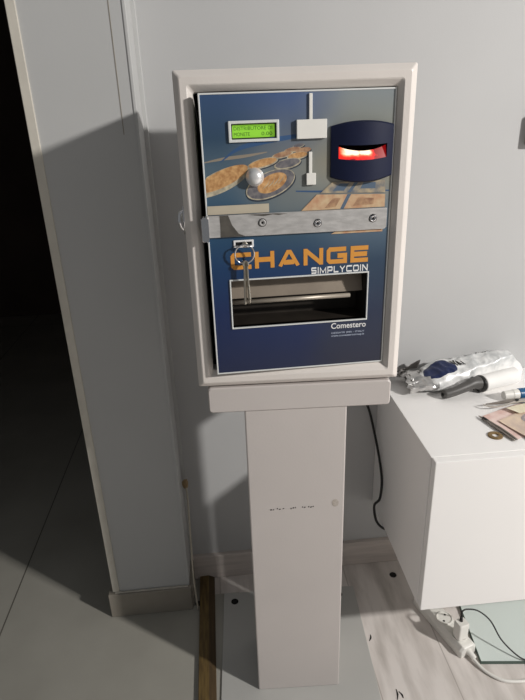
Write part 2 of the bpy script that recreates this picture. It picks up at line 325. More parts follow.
# squared wide block letters, drawn as thick strokes on a unit cell (width, strokes)
GL = {'C': (1.45, [[(1.45, .88), (.25, .88), (.13, .76), (.13, .24), (.25, .12), (1.45, .12)]]),
      'H': (1.4, [[(.14, 0), (.14, 1)], [(1.26, 0), (1.26, 1)], [(.14, .52), (1.26, .52)]]),
      'A': (1.6, [[(.15, 0), (.72, .93), (.88, .93), (1.45, 0)], [(.42, .27), (1.18, .27)]]),
      'N': (1.42, [[(.14, 0), (.14, 1)], [(.16, .92), (1.26, .08)], [(1.28, 0), (1.28, 1)]]),
      'G': (1.5, [[(1.42, .88), (.25, .88), (.13, .76), (.13, .24), (.25, .12), (1.37, .12), (1.37, .48), (.8, .48)]]),
      'E': (1.3, [[(1.3, .88), (.13, .88), (.13, .12), (1.3, .12)], [(.13, .5), (1.22, .5)]]),
      'S': (1.3, [[(1.24, .88), (.16, .88), (.13, .84), (.13, .54), (.16, .5), (1.14, .5), (1.17, .46), (1.17, .16), (1.14, .12), (.06, .12)]]),
      'I': (.28, [[(.14, 0), (.14, 1)]]), 'M': (1.6, [[(.13, 0), (.13, .95), (.8, .1), (1.47, .95), (1.47, 0)]]),
      'P': (1.3, [[(.13, 0), (.13, .88), (1.1, .88), (1.17, .8), (1.17, .46), (1.1, .38), (.13, .38)]]),
      'L': (1.2, [[(.13, 1), (.13, .12), (1.2, .12)]]), 'Y': (1.4, [[(.1, 1), (.7, .45), (1.3, 1)], [(.7, .5), (.7, 0)]]),
      'O': (1.45, [[(.7, .88), (.25, .88), (.13, .76), (.13, .24), (.25, .12), (1.2, .12), (1.32, .24), (1.32, .76), (1.2, .88), (.68, .88)]])}
def block_bm(s, x0, x1, z0, z1, y, hw=.12, gap=.24):
    tot = sum(GL[c][0] for c in s) + gap * (len(s) - 1); k = (x1 - x0) / tot; h = z1 - z0; cx = 0; bm = bmesh.new(); lay = 0
    for c in s:
        wd, strokes = GL[c]
        for P in strokes:
            P = [Vector((p[0], p[1])) for p in P]; L, R_ = [], []
            for i, p in enumerate(P):
                d0 = (p - P[i - 1]).normalized() if i else None; d1 = (P[i + 1] - p).normalized() if i < len(P) - 1 else None
                n0 = Vector((-d0.y, d0.x)) if d0 else None; n1 = Vector((-d1.y, d1.x)) if d1 else None
                if n0 and n1: m = (n0 + n1).normalized(); m = m / max(.45, m.dot(n0))
                else: m = n0 or n1
                L.append(p + m * hw); R_.append(p - m * hw)
            f = lambda p: bm.verts.new((x0 + (cx + min(max(p.x, 0), wd)) * k, y - lay * .00001, z0 + min(max(p.y, 0), 1) * h))
            A_, B_ = [f(p) for p in L], [f(p) for p in R_]; lay = (lay + 1) % 3
            for i in range(len(P) - 1): bm.faces.new((A_[i], B_[i], B_[i + 1], A_[i + 1]))
        cx += wd + gap
    return bm
def ring_frame(bm, x0, x1, z0, z1, w, y0, y1, mi=0): sheet(bm, x0 - w, x1 + w, z0 - w, z1 + w, y0, y1, [(x0, x1, z0, z1)], mi)
def quadgrid(bm, f, nu, nv, mi=0):
    V = [[bm.verts.new(f(i / nu, j / nv)) for j in range(nv + 1)] for i in range(nu + 1)]
    for i in range(nu):
        for j in range(nv): bm.faces.new((V[i][j], V[i + 1][j], V[i + 1][j + 1], V[i][j + 1])).material_index = mi

# ------------------------------------------------------------------ the setting
S = dict(kind='structure')
SY, SXL, SXR = -.1008, -.433, -.2445
bm = bmesh.new()
for x0, x1, y0, y1, mi in ((-2.6, -.2, -3.2, 3, 0), (-.2, 3.2, -.069, 3, 1), (-.2, -.12, -3.2, -.069, 0), (-.12, 3.2, -3.2, -.069, 1)):
    vs = [bm.verts.new(p) for p in ((x0, y0, 0), (x1, y0, 0), (x1, y1, 0), (x0, y1, 0))]; bm.faces.new(vs).material_index = mi
floor = tag(obj('floor', bm, [M['tile'], M['wood']]), 'floor of grey tiles at left and pale stained planks at right', **S)
for x, y, r in ((.2982, -.0622, .0095), (-.2275, -.094, .008)):
    b = bmesh.new(); lathe(b, [(0, .0012), (r * .8, .0012), (r, .0004), (r, 0)], (0, 0, 1), (x, y, .0005), 20)
    tag(obj('floor_plug', b, M['black'], floor), 'small black round plug in the floor')
for x, y, a, l in ((.1838, -.2464, .4, .009), (.203, -.39, .2, .012), (.212, -.392, -.3, .008)):
    b = bmesh.new(); d = Vector((math.sin(a), math.cos(a), 0)) * l; p = Vector((x, y, .0008))
    tube(b, spline([p - d, p + Vector((.002, 0, 0)), p + d], 4), [.0008, .0018, .0007], 6, flat=.4)
    obj('floor_scuff', b, M['ink'], floor)
obj_wall = tag(obj('wall_back', nbox((SXR - .1, 0, 0), (3.2, .12, 2.7)), M['wall']), 'light grey painted wall behind the machine', **S)
tag(obj('wall_left', nbox((SXL, SY, 0), (SXR, 0.02, 2.7)), M['stub']), 'grey partition wall left of the machine beside the dark doorway', **S)
# walls and ceiling added round the room beyond the doorway to keep light out
tag(obj('wall_side', nbox((SXL, 0.02, 0), (SXR - .1, 2.4, 2.7)), M['dark']), 'unseen side wall added to darken the room beyond the doorway', **S)
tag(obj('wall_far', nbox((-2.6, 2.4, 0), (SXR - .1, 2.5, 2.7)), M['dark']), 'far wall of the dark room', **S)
tag(obj('wall_outer', nbox((-2.7, SY, 0), (-2.6, 2.5, 2.7)), M['dark']), 'unseen outer wall added to darken the room beyond the doorway', **S)
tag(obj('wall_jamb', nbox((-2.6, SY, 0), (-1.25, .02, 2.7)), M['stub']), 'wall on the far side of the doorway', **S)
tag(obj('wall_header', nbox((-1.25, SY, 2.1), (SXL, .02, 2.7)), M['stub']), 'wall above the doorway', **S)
tag(obj('ceiling', nbox((-2.7, .02, 2.7), (SXR - .1, 2.5, 2.8)), M['dark']), 'unseen ceiling added to darken the room beyond the doorway', **S)
# pale edge strip of the partition, thin seam, corner bead
tag(obj('trim_1', nbox((SXL - .001, SY - .003, .076), (SXL + .0155, SY + .01, 2.7)), M['trim'], bevel=.0012), 'pale vertical edge strip of the partition by the doorway', **S)
b = bmesh.new(); box(b, (-.2712, SY - .0006, 1.135), (-.2697, SY + .002, 2.7)); tag(obj('trim_2', b, M['skirt2']), 'thin dark seam line on the partition', **S)
b = bmesh.new(); box(b, (SXR - .0045, SY - .0018, .09), (SXR + .0015, SY + .01, 2.7)); box(b, (SXR - .001, -.012, .09), (SXR + .008, .002, 2.7))
tag(obj('trim_3', b, M['stub'], bevel=.0012), 'narrow raised corner bead between partition and back wall', **S)
tag(obj('baseboard_back', nbox((SXR, -.012, 0), (3.2, .002, .077)), M['skirt'], bevel=.002), 'pale wood-look skirting along the back wall', **S)
b = bmesh.new(); box(b, (SXL - .012, SY - .010, 0), (SXR + .004, SY + .002, .073)); box(b, (SXL - .012, SY + .0025, 0), (SXL - .0005, .02, .073)); box(b, (SXR, SY, 0), (SXR + .008, -.012, .07))
bb = tag(obj('baseboard_left', b, M['skirt2'], bevel=.0015), 'grey stone skirting under the partition', **S)
b = bmesh.new(); xs = [SXL + .005 + i * .0045 for i in range(41)]
tube(b, [(x, SY - .003, .0735 + .0018 * noise.noise((x * 90, 0, 0))) for x in xs], [.0028 + .0014 * noise.noise((x * 140, 3, 0)) for x in xs], 6)
tag(obj('caulk_line', b, M['caulk'], bb), 'lumpy pale caulk line')

# ------------------------------------------------------------------ brown floor strip (own thing)
st = thing('floor_strip', (-.2025, -.3, 0), 'dark brown wooden strip lying on the floor left of the grey stand', 'wooden strip')
b = bmesh.new(); prism(b, [(-.0205, -.45, 0), (-.0205, -.45, .010), (.003, -.45, .0115), (.003, -.45, 0)], (0, .742, 0)); obj('strip_top', b, M['brown'], st, bevel=.001)
b = bmesh.new(); prism(b, [(.0031, -.45, 0), (.0031, -.45, .0113), (.0185, -.45, .003), (.0185, -.45, 0)], (0, .742, 0)); obj('strip_ramp', b, M['brown2'], st, bevel=.0006)

# ------------------------------------------------------------------ stand
RZ = math.radians(-2.8227)
stand = thing('machine_stand', (-.0, -.36, 0), 'light grey metal pillar stand with shelf, under the change machine', 'stand', RZ)
obj('pillar', nbox((-.0921, .0075, .004), (.0831, .137, .698)), M['stand'], stand, bevel=.0025)
obj('base_plate', nbox((-.174, -.16, 0), (.168, .28, .004)), M['plate'], stand, bevel=.001)
b = bmesh.new(); r0 = rrect(-.1512, .1555, .698, .7445, .006, .006); r1 = rrect(-.1512, .1555, .698, .7445, .2, .006)
loft(b, [rrect(-.1492, .1535, .700, .7425, .004, .005), r0, r1]); obj('shelf', b, M['stand'], stand)
for x, y in ((-.1455, .2505), (.125, .2545)):
    b = bmesh.new(); lathe(b, [(0, .0005), (.0085, .0005), (.0095, 0)], (0, 0, 1), (x, y, .0041), 20); tag(obj('bolt_hole', b, M['void'], stand), 'round black bolt hole in the base plate')
b = bmesh.new()
x = -.0545
rr = random.Random(3)
for g, wds in ((.000, (.004, .0035)), (.0125, (.003, .004)), (.0235, (.003,)), (.0375, (.003, .0035, .003)), (.059, (.003, .0035)), (.070, (.003, .004, .003))):
    xx = x + g
    for wd in wds:
        zc = .4885 + .0018 * (xx + .0545) / .09 + rr.uniform(-.001, .001)
        pts = [(xx + rr.uniform(-.0004, .0004), .0071, zc - .0013), (xx + wd * .9, .0071, zc - .0015 + rr.uniform(-.0004, .001)), (xx + wd * rr.uniform(.6, 1), .0071, zc + .0014), (xx + wd * .35, .0071, zc + rr.uniform(.0004, .0016))]
        prism(b, pts, (0, .0005, 0)); xx += wd + .0008
tag(obj('worn_lettering', b, M['ink'], stand), 'black worn-off remains of lettering')
b = bmesh.new(); prism(b, [(.0665 + (.0062 + .0016 * noise.noise((k, 0, 0))) * math.cos(k * .3142), .0071, .496 + (.0085 + .002 * noise.noise((k, 2, 0))) * math.sin(k * .3142)) for k in range(20)], (0, .0005, 0))
tag(obj('stain', b, mat('brown smudge', rgb(188, 180, 172), .6, noise_amt=.2, noise_scale=200, col2=rgb(168, 158, 148)), stand), 'small brownish smudge')

# ------------------------------------------------------------------ change machine
mach = thing('change_machine', (0, -.36, .745), 'off-white framed coin change machine with printed blue door, on the stand', 'change machine', RZ)
Z0 = .745
def ring(ins, y, r, dz=0): return rrect(-.165 + ins, .165 - ins, .7485 - Z0 + ins + dz, 1.217 - Z0 - ins - dz, y, r)
b = bmesh.new()
loft(b, [ring(.010, .205, .004), ring(.010, .024, .004), ring(.0, .022, .003), ring(.0, .0075, .003), ring(.0006, .0066, .003), ring(.0075, .0008, .003), ring(.0092, 0, .003),
         ring(.0178, 0, .004), ring(.0192, .0010, .004, .0003), ring(.0248, .0085, .003, .0022), ring(.0252, .0105, .003, .0028), ring(.0252, .075, .003, .0028)])
box(b, (-.155, .03, .001), (.155, .204, .02))
obj('housing', b, M['housing'], mach)
# dark inside of the cabinet behind the door
b = bmesh.new(); c0 = ring(.0256, .074, .003, .003); loft(b, [ring(.0256, .03, .003, .003), c0], cap0=False); obj('interior', b, M['void'], mach)
b = bmesh.new(); tube(b, spline([(-.164, .012, .287), (-.171, .008, .285), (-.1725, .006, .274), (-.169, .009, .263), (-.164, .012, .262)], 5), .0028, 8); box(b, (-.167, .007, .255), (-.1645, .018, .295))
tag(obj('hasp', b, M['chrome'], mach, smooth=True), 'small shiny metal hasp on the left side')

# the door's frame: origin at its lower left front corner, slightly ajar at the left
W, H, dyaw = .27135, .40948, .02763
A = Vector((.13917 - W * math.cos(dyaw), -.358 - W * math.sin(dyaw), .77804))
MW = Matrix.Translation(A) @ Matrix.Rotation(dyaw, 4, 'Z')
Mm = Matrix.Translation((0, -.36, Z0)) @ Matrix.Rotation(RZ, 4, 'Z')
DL = Mm.inverted() @ MW
def dpart(name, bm, m, label=None, **k):
    o = obj(name, bm, m, mach, **k); o.matrix_basis = DL
    return tag(o, label)
TR = (.0295, .2405, .0775, .1525); LC = (.0395, .1055, .3492, .3722); SL = (.183, .264, .300, .358)
b = bmesh.new(); sheet(b, .0012, W - .0012, .0012, H - .0012, 0, .010, [TR, LC, SL])
door = dpart('door', b, M['door'], 'blue printed front door standing slightly ajar')
b = bmesh.new(); ring_frame(b, .002, W - .002, .002, H - .002, .0022, -.0009, .0105); obj('door_edging', b, M['rim'], door, bevel=.0005)
# printed picture: coins and banknotes, inlaid in the door's face
PM = ['coinrim', 'coingold', 'coingrey', 'cointan', 'coinshade', 'notea', 'noteb', 'noteline', 'swoosh', 'tanstreak']
b = bmesh.new(); lay = [0]
def inlay(pts, m):
    lay[0] += 1; y = -.00008 - .000025 * lay[0]
    pts2 = [(min(max(p[0], .0022), W - .0022), y, p[1]) for p in pts]
    vs = [b.verts.new(p) for p in pts2]; b.faces.new(vs).material_index = PM.index(m)
def ellipse(cx, cz, a, c, tilt, m, n=36, clip=None):
    t = math.radians(tilt); P = []
    for k in range(n):
        q = 2 * math.pi * k / n; x, z = a * math.cos(q), c * math.sin(q)
        px, pz = cx + x * math.cos(t) - z * math.sin(t), cz + x * math.sin(t) + z * math.cos(t)
        P.append((max(px, .0022), pz))
    inlay(P, m)
def ribbon(pts, ws, m):
    P = spline([(p[0], p[1], 0) for p in pts], 6); n = len(P)
    wv = [ws[0] + (ws[1] - ws[0]) * math.sin(math.pi * i / (n - 1)) for i in range(n)]
    inlay([(p.x, p.y + wv[i]) for i, p in enumerate(P)] + [(P[i].x, P[i].y - wv[i]) for i in range(n - 1, -1, -1)], m)
ribbon([(.0022, .3225), (.03, .3265), (.06, .329), (.09, .333)], (.0006, .0022), 'tanstreak')
ribbon([(.024, .322), (.05, .3385), (.085, .3465), (.13, .352), (.17, .357)], (.0006, .0035), 'swoosh')
ribbon([(.13, .2785), (.165, .2765), (.2, .2765), (.235, .274), (.268, .2735)], (.0008, .0016), 'swoosh')
# far coins first
for cx, cz, a, c, t, m1, m2 in ((.1345, .3395, .0085, .0028, 10, 'coinrim', 'coingrey'), (.126, .3345, .012, .0035, 8, 'coinrim', 'cointan'), (.141, .3335, .011, .0036, 8, 'cointan', 'cointan'),
                                (.1115, .3285, .015, .0042, 10, 'coinrim', 'cointan'), (.133, .3265, .0155, .0048, 8, 'coinrim', 'coingold'),
                                (.1185, .3165, .0195, .0068, 10, 'coinrim', 'coingrey'), (.0835, .3185, .0225, .0062, 12, 'coinrim', 'coingold')):
    ellipse(cx + .001, cz - .0014, a, c, t, 'coinshade'); ellipse(cx, cz, a, c, t, m1); ellipse(cx, cz + .0006, a * .9, c * .8, t, m2)
ellipse(.0235, .2965, .044, .0145, 22, 'coinrim'); ellipse(.0255, .3000, .0395, .0112, 22, 'coingold')
ellipse(.0945, .2875, .0375, .0175, 20, 'coinshade'); ellipse(.0935, .2895, .037, .0175, 20, 'coinrim'); ellipse(.0938, .2899, .0355, .0162, 20, 'coingrey'); ellipse(.096, .2915, .0225, .0115, 24, 'coingold')
for k in range(4): ribbon([(.083 + k * .007, .284 + k * .002), (.090 + k * .007, .2905 + k * .002), (.093 + k * .007, .298 + k * .0015)], (.0003, .0009), 'coinrim')
# banknotes at the right
inlay([(.1655, .274), (.262, .271), (.2605, .2885), (.1825, .2885)], 'noteb')
inlay([(.205, .2735), (.2105, .2733), (.222, .288), (.2165, .2882)], 'noteline'); inlay([(.1835, .2765), (.2, .276), (.208, .286), (.194, .2863)], 'noteline')
inlay([(.224, .278), (.247, .2775), (.247, .286), (.229, .2865)], 'noteline')
inlay([(.1375, .2505), (.2622, .2505), (.262, .2688), (.1605, .2725)], 'notea')
inlay([(.195, .2505), (.2005, .2505), (.211, .2708), (.2055, .271)], 'noteline'); inlay([(.172, .253), (.188, .2535), (.196, .266), (.184, .266)], 'cointan'); inlay([(.214, .254), (.245, .255), (.245, .264), (.222, .2655)], 'cointan')
inlay([(.182, .2145), (.2605, .2145), (.2605, .2185), (.19, .2185)], 'notea')
obj('printed_picture', b, [M[k] for k in PM], door)
obj('cream_strip', nbox((.0022, -.0014, .2513), (.0905, -.0002, .2635)), M['tapecream'], door)
obj('lettering', block_bm('CHANGE', .0312, .2402, .1693, .1946, -.0006, .145, .25), M['orange'], door)['label'] = 'orange lettering'
obj('lettering', block_bm('SIMPLYCOIN', .1525, .2405, .1553, .1657, -.0006, .115, .26), M['printwhite'], door)['label'] = 'white lettering'
obj('lettering', text_bm('Comestero', .1847, .2412, .0634, .0732, -.0006, bold=.014), M['printwhite'], door)['label'] = 'white lettering'
obj('lettering', text_bm('GESSATE (MI) - ITALY', .1850, .2392, .0543, .0578, -.0006, bold=.02), M['printgrey'], door)['label'] = 'small grey lettering'
obj('lettering', text_bm('www.comesterogroup.it', .1850, .2392, .0490, .0530, -.0006, bold=.02), M['printgrey'], door)['label'] = 'small grey lettering'
# display
b = bmesh.new(); ring_frame(b, .0415, .1035, .3508, .3706, .0038, -.0035, .0005); disp = dpart('display', b, M['rim'], 'white framed green display', bevel=.0008)
b = bmesh.new(); ring_frame(b, .0432, .1018, .3525, .3690, .0024, .0005, .004); obj('display_surround', b, M['lcdframe'], disp, bevel=.0008)
obj('screen', nbox((.0425, .0035, .352), (.1025, .006, .3695)), M['lcd'], disp)
obj('display_text', text_bm('DISTRIBUTORE DI', .0455, .0985, .3622, .3668, .0033), M['lcdtext'], disp)
b2 = text_bm('MONETE', .0455, .0675, .3548, .3594, .0033); obj('display_text', b2, M['lcdtext'], disp)
obj('display_text', text_bm('0.00', .0835, .0985, .3548, .3594, .0033), M['lcdtext'], disp)
# coin slot covers
b = bmesh.new(); box(b, (.1489, -.003, .371), (.1536, 0, .4055)); box(b, (.1312, -.006, .3484), (.1732, 0, .3730)); dpart('coin_slot_cover', b, M['whiteplastic'], 'white coin slot cover with a thin stem', bevel=.0007)
b = bmesh.new(); box(b, (.1484, -.003, .301), (.1532, 0, .3312)); box(b, (.1447, -.005, .2868), (.1582, 0, .3028)); dpart('coin_slot_tab', b, M['whiteplastic'], 'small white tab under the coin slot cover', bevel=.0007)
# banknote reader: bulged navy body with a curved glowing slot
def topz(t): return .3632 + .0062 * (1 - (2 * t - 1) ** 2)
def botz(t): return .2952 - .0075 * (1 - (2 * t - 1) ** 2)
def bul(t): return -.004 - .011 * (1 - (2 * t - 1) ** 2)
def sb(t): return .3222 - .0042 * (1 - (2 * t - 1) ** 2)
def sth(t): return .3395 - .0020 * (1 - (2 * t - 1) ** 2)
X0, X1 = .1797, .2688
b = bmesh.new()
n = 36; i0, i1 = 4, 32
cols = []
for i in range(n + 1):
    t = i / n; x = X0 + (X1 - X0) * t; w = bul(t)
    cols.append([b.verts.new(p) for p in ((x, .0, botz(t)), (x, w * .75, botz(t)), (x, w, botz(t) + .002), (x, w, sb(t)), (x, w, sth(t)), (x, w, topz(t) - .002), (x, w * .75, topz(t)), (x, 0, topz(t)))])
inner = {}
for i in range(i0, i1 + 1):
    t = i / n; x = X0 + (X1 - X0) * t; w = bul(t)
    inner[i] = [b.verts.new((x, .0065, sb(t) - .0005)), b.verts.new((x, .0065, sth(t) - .0005))]
for i in range(n):
    A, B = cols[i], cols[i + 1]
    for k in range(7):
        if k == 3 and i0 <= i < i1: continue
        b.faces.new((A[k], B[k], B[k + 1], A[k + 1]))
    if i0 <= i < i1:
        P, Q = inner[i], inner[i + 1]
        b.faces.new((A[3], B[3], Q[0], P[0])); b.faces.new((A[4], P[1], Q[1], B[4]))
for i in (i0, i1): b.faces.new((cols[i][3], inner[i][0], inner[i][1], cols[i][4]))
b.faces.new(cols[0]); b.faces.new(cols[-1][::-1])
rd = dpart('banknote_reader', b, M['navy'], 'navy blue banknote reader with a curved glowing slot')
b = bmesh.new()
def gl(u, v):
    t = (i0 + .05 + (i1 - i0 - .1) * u) / n; x = X0 + (X1 - X0) * t; z0, z1 = sb(t), sth(t) - .0022 - .0055 * (1 - (2 * u - 1) ** 2)
    return (x, bul(t) + .0012 + .006 * v, z0 + (z1 - z0) * v)
quadgrid(b, gl, 28, 6); tag(obj('glowing_slot', b, M['glow'], rd), 'bright red lit slot')
# steel locking bar with rivets and a lug
b = bmesh.new(); prism(b, [(-.001, -.0045, .2192), (.262, -.0045, .2185), (.2652, -.0045, .2215), (.2648, -.0045, .2492), (.12, -.0045, .2503), (-.001, -.0045, .2502)], (0, .0044, 0))
bar = dpart('locking_bar', b, M['steel'], 'worn grey steel locking bar across the door', bevel=.0006)
b = bmesh.new(); P = [(.0185, .2194), (.034, .2194), (.054, .2196), (.045, .2235), (.041, .229), (.036, .236), (.0335, .243), (.031, .2502), (.0185, .2501), (.019, .235)]
prism(b, [(x, -.0048, z) for x, z in P], (0, .0003, 0)); tag(obj('scuffed_patch', b, M['worn'], bar), 'dark scuffed patch on the bar')
b = bmesh.new(); prism(b, [(x, -.0047, z) for x, z in ((.060, .2498), (.10, .2497), (.117, .2485), (.104, .2472), (.095, .2485), (.082, .2465), (.069, .2482))], (0, .0002, 0)); obj('scratch', b, M['worn'], bar)
for x, z in ((.0798, .2375), (.1611, .2325), (.2441, .2352)):
    b = bmesh.new(); lathe(b, [(.0052, 0), (.0052, .0012), (.0044, .0022), (.0035, .0024), (.0032, .0016), (.0018, .0014)], (0, -1, 0), (x, -.0044, z), 20); lathe(b, [(.0019, .0015), (0, .0015)], (0, -1, 0), (x, -.0044, z), 12, 1); lathe(b, [(.0062, 0.0002), (.0051, .0002)], (0, -1, 0), (x, -.0044, z), 20, 1)
    obj('rivet', b, [M['chrome'] if x > .1 else M['steel'], M['void']], bar)
b = bmesh.new(); loft(b, [rrect(-.0075, .0025, .2135, .2505, .0, .004), rrect(-.0085, .0030, .2130, .251, -.006, .0045), rrect(-.0078, .0022, .2145, .2495, -.0085, .004)])
tag(obj('lug', b, M['chrome'], bar), 'shiny rounded lug at the left end of the bar')
b = bmesh.new(); lathe(b, [(.0028, 0), (.002, .0004), (0, .0004)], (1, -.4, 0), (.0025, -.005, .2335), 14); obj('lug_pin', b, M['void'], bar)
# knob
b = bmesh.new(); lathe(b, [(.0128, 0), (.0128, .004), (.0118, .0062), (.0112, .0068), (.0102, .011), (.0075, .0138), (.004, .0151), (0, .0155)], (0, -1, 0), (.0715, 0, .3008), 28)
dpart('knob', b, M['knob'], 'round domed chrome knob', smooth=True)
# key lock plate
b = bmesh.new(); ring_frame(b, .0395, .0635, .2052, .2105, .0028, -.002, 0); lk = dpart('lock_plate', b, M['printwhite'], 'white rimmed key slot', bevel=.0006)
obj('key_slot', nbox((.0390, -.0005, .2048), (.064, .0005, .211)), M['void'], lk)
b = bmesh.new(); lathe(b, [(.0035, 0), (.0035, .003), (.002, .004), (0, .004)], (0, -1, 0), (.0525, 0, .208), 16); obj('lock_cylinder', b, M['keymetal'], lk)
# coin tray
b = bmesh.new(); ring_frame(b, TR[0] + .0002, TR[1] - .0002, TR[2] + .0002, TR[3] - .0002, .0022, -.0022, .001); tr = dpart('coin_tray', b, M['rim'], 'white rimmed coin return opening', bevel=.0006)
b = bmesh.new(); x0, x1, z0, z1 = TR
for q in (((x0, .0, z0), (x1, .0, z0), (x1, .058, z0), (x0, .058, z0)), ((x0, 0, z1), (x0, .058, z1), (x1, .058, z1), (x1, 0, z1)), ((x0, 0, z0), (x0, .058, z0), (x0, .058, z1), (x0, 0, z1)), ((x1, 0, z0), (x1, 0, z1), (x1, .058, z1), (x1, .058, z0)), ((x0, .058, z0), (x1, .058, z0), (x1, .058, z1), (x0, .058, z1))):
    b.faces.new([b.verts.new(p) for p in q])
obj('tray_pocket', b, mat('dark tray steel', rgb(60, 54, 48), .5, .3, noise_amt=.3, noise_scale=30), tr)
b = bmesh.new(); prism(b, [(x0 + .001, .030, .151), (x0 + .001, .020, .118), (x0 + .001, .0215, .1175), (x0 + .001, .032, .151)], (x1 - x0 - .002, 0, 0))
obj('tray_flap', b, mat('grey beige flap steel', rgb(150, 138, 124), .45, .3, noise_amt=.2, noise_scale=20), tr)
b = bmesh.new(); tube(b, [(x0 + .001, .017, .1125), (x1 - .022, .017, .1125)], .0035, 10); obj('tray_lip', b, mat('pale flap lip', rgb(186, 176, 162), .4, .4, noise_amt=.15, noise_scale=20), tr, smooth=True)

# ------------------------------------------------------------------ keys hanging from the lock
def dw(x, y, z): return MW @ Vector((x, y, z))
org = dw(.0515, -.011, .1945)
ks = thing('key_ring', org, 'split key ring with two slim keys hanging from the lock on the blue door', 'keys', dyaw)
b = bmesh.new()
tube(b, [(.0142 * math.cos(k * math.pi / 18), -.002 * math.sin(k * math.pi / 18), .0142 * math.sin(k * math.pi / 18)) for k in range(36)], .00115, 8, closed=True); obj('ring', b, M['chrome'], ks, smooth=True)
b = bmesh.new(); tube(b, [(.001, .011, .0138), (.001, .001, .0138)], .0017, 8); tube(b, [(.001 + .0032 * math.cos(k * math.pi / 8), -.0005, .0138 + .0032 * math.sin(k * math.pi / 8)) for k in range(16)], .001, 6, closed=True); tag(obj('lock_key', b, M['keymetal'], ks, smooth=True), 'key end inserted in the lock')
def key(rot, tilt, dz, dx, L):
    b = bmesh.new(); t = .0011
    P = [(.0045 * math.cos(math.radians(a)), 0, .0045 * math.sin(math.radians(a)) - .005) for a in range(-60, 241, 20)]
    prism(b, [(x, -t, z) for x, _, z in P] + [(-.0021, -t, -.0125), (-.0021, -t, -L), (-.001, -t, -L - .002)] + [(.0006, -t, -L - .001)] + [(.0012 + (.0009 if k % 2 else 0), -t, -L + .003 + k * .003) for k in range(9)] + [(.0022, -t, -.0125)], (0, 2 * t, 0))
    o = obj('key', b, M['keymetal'], ks, bevel=.0002, seg=1); o.location = (dx, -.001, dz); o.rotation_euler = (0, math.radians(tilt), math.radians(rot)); return o
key(38, 1.5, -.0085, -.0005, .066); key(-52, -4.5, -.0095, .0016, .063)

# ------------------------------------------------------------------ white floating cabinet
CX, CY, CB, CT = .2485, -.3589, .205, .568
cab = thing('wall_cabinet', (CX, 0, CB), 'white floating low cabinet on the wall right of the stand', 'cabinet')
h = CT - CB
b = bmesh.new(); box(b, (0, CY + .019, 0), (1.25, -.0005, h - .0002)); obj('carcass', b, M['white'], cab, bevel=.0012)
obj('door_panel', nbox((.0012, CY, .0), (1.25, CY + .018, h)), M['white'], cab, bevel=.0015)

# ------------------------------------------------------------------ foil bag on the cabinet
def clear(x):   # the bag stops at the back of the roller and its handle
    return -.107 + (x - .4475) * .328 + .0232 if x > .43 else (-.128 + (x - .3555) * .17 + .0155 if x > .345 else -.2)
def bagfn(A, B, wf, hf, amp, seed):
    A, B = Vector(A), Vector(B); ax = (B - A); Lb = ax.length; ax.normalize(); pr = Vector((-ax.y, ax.x, 0))
    def f(s, t):   # t 0..1 around, starting at the front low edge, over the top, back under
        a = 2 * math.pi * t; cx = -math.cos(a); cz = math.sin(a)
        sg = lambda v, p: math.copysign(abs(v) ** p, v)
        w, hh = wf(s), hf(s)
        p = A + ax * (Lb * s) + pr * (w * sg(cx, .8)) + Vector((0, 0, hh * .5 + hh * .5 * sg(cz, .75)))
        q = p * 24 + Vector((seed, 0, 0)); d = noise.noise_vector(q) * amp * .8 + noise.noise_vector(q * 2.3) * amp * .5; rg = 1 - abs(noise.noise(q * 1.9)) * 3; d += Vector((0, -.3 if cx < 0 else 0, 1)) * max(0, rg) * amp * .55
        if cz < -.2: d.z *= .1
        if cz < 0 and d.z < 0: d.z = 0
        p = p + d; p.z = max(p.z, CT + .0008); p.y = max(min(p.y, -.0015), clear(p.x)); return p
    return f
def bagw(s): return .012 + .034 * min(1, (s / .16) ** .7) * min(1, ((1.0001 - s) / .12) ** .5) * (1 - .38 * s)
def bagh(s): return .014 + .034 * min(1, (s / .25) ** .8) + (.012 * min(1, max(0, (s - .2) / .5))) - .045 * max(0, (s - .86) / .14) ** 1.3
bf = bagfn((.3035, -.068, CT), (.583, -.031, CT), bagw, bagh, .0052, 3.1)
bag = thing('foil_bag', (.45, -.05, CT), 'crumpled white and silver foil bag with a navy patch on the cabinet', 'bag')
off = Vector((.45, -.05, CT))
b = bmesh.new(); nu, nv = 90, 56
uvl = b.loops.layers.uv.new('UVMap')
V = [[b.verts.new(bf(i / nu, j / nv) - off) for j in range(nv)] for i in range(nu + 1)]
for i in range(nu):
    for j in range(nv):
        fc = b.faces.new((V[i][j], V[i + 1][j], V[i + 1][(j + 1) % nv], V[i][(j + 1) % nv]))
        for lp, (a, c) in zip(fc.loops, ((i, j), (i + 1, j), (i + 1, j + 1), (i, j + 1))): lp[uvl].uv = (a / nu, c / nv)
b.faces.new(V[0]); b.faces.new(V[-1][::-1])
obj('bag_body', b, M['bag'], bag, smooth=True)
b = bmesh.new()
def torn(u, v):
    a = math.pi * (-.12 + 1.22 * u)
    s = .19 - .24 * v; w = .036 + .006 * v + .006 * math.sin(13 * u + 2 * v); hh = .022 + .006 * math.sin(9 * u)
    p = Vector((.3035 + .2795 * s, -.066 - math.cos(a) * w, CT + .018 + math.sin(a) * hh * (1 - .25 * v)))
    q = p * 45; p = p + noise.noise_vector(q) * (.003 + .009 * v) + noise.noise_vector(q * 2.3) * .006 * v
    p.z = max(p.z, CT + .001); p.y = max(min(p.y, -.002), clear(p.x), -.108); return p - off
quadgrid(b, torn, 44, 12); ob = obj('torn_opening', b, [M['silverfoil']], bag); tag(ob, 'crumpled silver torn end of the bag')
sd = ob.modifiers.new('thick', 'SOLIDIFY'); sd.thickness = .0006
b = bmesh.new()
